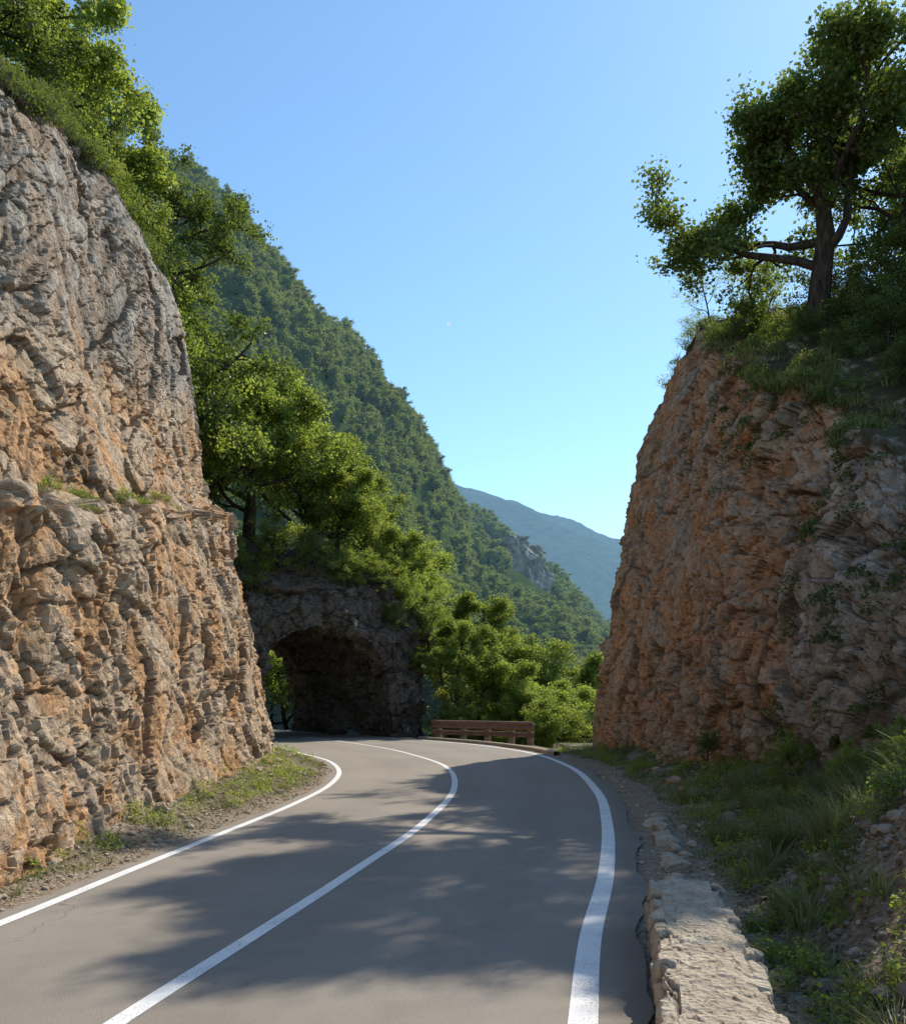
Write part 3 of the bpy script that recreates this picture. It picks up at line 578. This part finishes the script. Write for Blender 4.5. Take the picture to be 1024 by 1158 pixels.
X,Y=scatter(1300,-5,-2,4,25,lambda X,Y,r,l:(l>.2)&(l<1.3)&(fbm(np.stack([X,Y,0*X],1)*1.1,2,9)>-.05),25); grass('verge_grass.001',X,Y,r_.uniform(.06,.2,len(X)),26,26,width=.004)
X,Y=scatter(700,-5,-2,4,25,lambda X,Y,r,l:(l>.35)&(l<1.4)&(fbm(np.stack([X,Y,0*X],1)*.9,2,19)>-.15),27); weeds('roadside_weeds',X,Y,r_.uniform(.08,.3,len(X)),r_.uniform(.08,.24,len(X)),28,90,.03,M_leafB)
X,Y=scatter(640,1.5,7,5.0,30,lambda X,Y,r,l:(r>.8)&(r<3.4)&~((X>2.)&(Y<6.0)),29); weeds('roadside_weeds.001',X,Y,r_.uniform(.08,.34,len(X)),r_.uniform(.08,.24,len(X)),30,120,.03,M_leafB)
X,Y=scatter(130,1.5,3.2,3,6.4,lambda X,Y,r,l:(r>.72)&(r<1.5),129); weeds('roadside_weeds.002',X,Y,r_.uniform(.06,.26,len(X)),r_.uniform(.06,.16,len(X)),130,95,.026,M_leafB); grass('bank_grass',X+.1,Y,r_.uniform(.1,.32,len(X)),131,50,.08,width=.0028)
X,Y=scatter(90,2.0,4.6,3.5,7.5,lambda X,Y,r,l:(r>1.4),139); weeds('roadside_weeds.003',X,Y,r_.uniform(.06,.24,len(X)),r_.uniform(.06,.18,len(X)),140,90,.028,M_leafO)
X,Y=scatter(220,.5,3,3,8,lambda X,Y,r,l:(r>.02)&(r<.32),229); grass('shoulder_grass',X,Y,r_.uniform(.04,.14,len(X)),230,22,.07,width=.003)
X,Y=scatter(9000,-5,-2,4,25,lambda X,Y,r,l:(l>.12)&(l<1.35),31); X2,Y2=scatter(9000,1.6,5,3,12,lambda X,Y,r,l:(r>.7)&(r<3.2),331); X=np.r_[X,X2];Y=np.r_[Y,Y2]
V,F=leaves(np.stack([X,Y,ground_z(X,Y)+.015],1),.04,np.random.default_rng(32),3.); mk_obj('leaf_litter',mk_mesh('leaf_litter',V,F,[M_dry],fattrs={'rnd':np.random.default_rng(3).uniform(0,1,len(X))}))
def on_cliff(Gd,Yt,Zt):
    D=(Gd[:,:,1]-Yt)**2+(Gd[:,:,2]-Zt)**2; i=np.unravel_index(D.argmin(),D.shape); return Gd[i]
pts=[]
for y in np.arange(9.5,19,.2):
    for _ in range(3):
        yy=y+r_.uniform(-.1,.1); zz=3.9+(yy-10.6)*.21+.12*math.sin(yy*2.3)+.08*math.sin(yy*5.1+1)+.16; pts.append(on_cliff(GL[:,:VZL],yy,zz))
pts=np.array(pts); k=(r_.uniform(size=len(pts))<.85)&(fbm(pts*1.4,2,6)>-.3); pts=pts[k]
grass('ledge_grass',pts[:,0],pts[:,1],r_.uniform(.05,.22,len(pts)),40,30,.14,Zov=pts[:,2]); weeds('ledge_weeds',pts[::2,0],pts[::2,1],r_.uniform(.05,.22,len(pts[::2])),r_.uniform(.08,.24,len(pts[::2])),41,70,.03,M_leafB,Zov=pts[::2,2])
def brow(Gd,vz,name,y0,y1,seed,hh,nb=700,dep=14,lm=None):
    i=np.where((Gd[:,vz,1]>y0)&(Gd[:,vz,1]<y1))[0]; rr=np.random.default_rng(seed); ii=rr.choice(i,nb); jj=rr.integers(vz-7,vz+dep,nb); p=Gd[ii,jj]
    p=p[fbm(p*.8,2,seed)>-.10]; nb=len(p); h_=len(p[::2])
    grass(name,p[:,0],p[:,1],rr.uniform(.12,hh,nb),seed,34,.16,Zov=p[:,2]); weeds(name+'_weeds',p[::2,0],p[::2,1],rr.uniform(.1,.4,h_),rr.uniform(.15,.45,h_),seed+1,130,.05,lm or M_leafB,Zov=p[::2,2])
brow(GL,VZL,'brow_grass',6,27,60,.36,600,12,M_leafO); brow(GR,VZR,'brow_grass.001',6,32,64,.38,900,12,M_leafO)
pp=[]
for y,z_,n_,sy,sz in [(14.2,3.2,34,.25,1.3),(13.,4.6,26,.7,.6),(11.5,3.2,20,.8,.5),(17.,6.9,22,1.2,.5),(20,8.6,14,1.5,.5),(14.3,1.2,22,.3,.6),(11.8,1.6,12,.8,.5)]:
    for _ in range(n_): pp.append(on_cliff(GR[:,:VZR],y+r_.normal(0,sy),z_+r_.normal(0,sz)))
pp=np.array(pp); weeds('creeping_plants',pp[:,0]-.05,pp[:,1],r_.uniform(.1,.35,len(pp)),r_.uniform(.1,.3,len(pp)),90,130,.045,M_leafO,Zov=pp[:,2]-.1)
# daytime moon, very faint
m,t=mat('moon_surface'); em=t.new('ShaderNodeEmission'); em.inputs[0].default_value=(.60,.76,.95,1); em.inputs[1].default_value=1.; out(t,em.outputs[0])
mk_obj('moon',mk_mesh('moon',ICV*11.,ICF,[m],smooth=True),(-25,5000,1.6+.429*5000))
# ---------------- light, sky, camera -----------------
az=math.atan2(.615,.788); el=math.radians(45)
sd=Vector((math.sin(az)*math.cos(el),math.cos(az)*math.cos(el),math.sin(el)))
sl=bpy.data.lights.new('sun','SUN'); sl.energy=5.; sl.angle=math.radians(.5); sl.color=(1.,.92,.79)
so=bpy.data.objects.new('sun',sl); so.rotation_euler=(-sd).to_track_quat('-Z','Y').to_euler(); sc.collection.objects.link(so)
w=bpy.data.worlds.new('World'); sc.world=w; w.use_nodes=True; nt=w.node_tree; bg=nt.nodes['Background']
sk=nt.nodes.new('ShaderNodeTexSky'); sk.sky_type='NISHITA'; sk.sun_disc=False; sk.sun_elevation=el; sk.sun_rotation=az; sk.altitude=300; sk.air_density=1.; sk.dust_density=.2; sk.ozone_density=1.
mm=nt.nodes.new('ShaderNodeMix'); mm.data_type='RGBA'; mm.blend_type='MULTIPLY'; mm.inputs[0].default_value=1.; mm.inputs[7].default_value=(1.12,1.38,1.45,1)
nt.links.new(sk.outputs[0],mm.inputs[6]); nt.links.new(mm.outputs[2],bg.inputs[0]); bg.inputs[1].default_value=.15
cam=bpy.data.cameras.new('camera'); co=bpy.data.objects.new('camera',cam); sc.collection.objects.link(co); sc.camera=co
co.location=(0,0,1.6); co.rotation_euler=(math.radians(90),0,0); cam.sensor_fit='HORIZONTAL'; cam.sensor_width=36; cam.lens=36*1000/1024; cam.shift_y=216/1024; cam.clip_end=9000; cam.clip_start=.05
sc.view_settings.view_transform='Standard'; sc.view_settings.look='None'; sc.view_settings.exposure=0
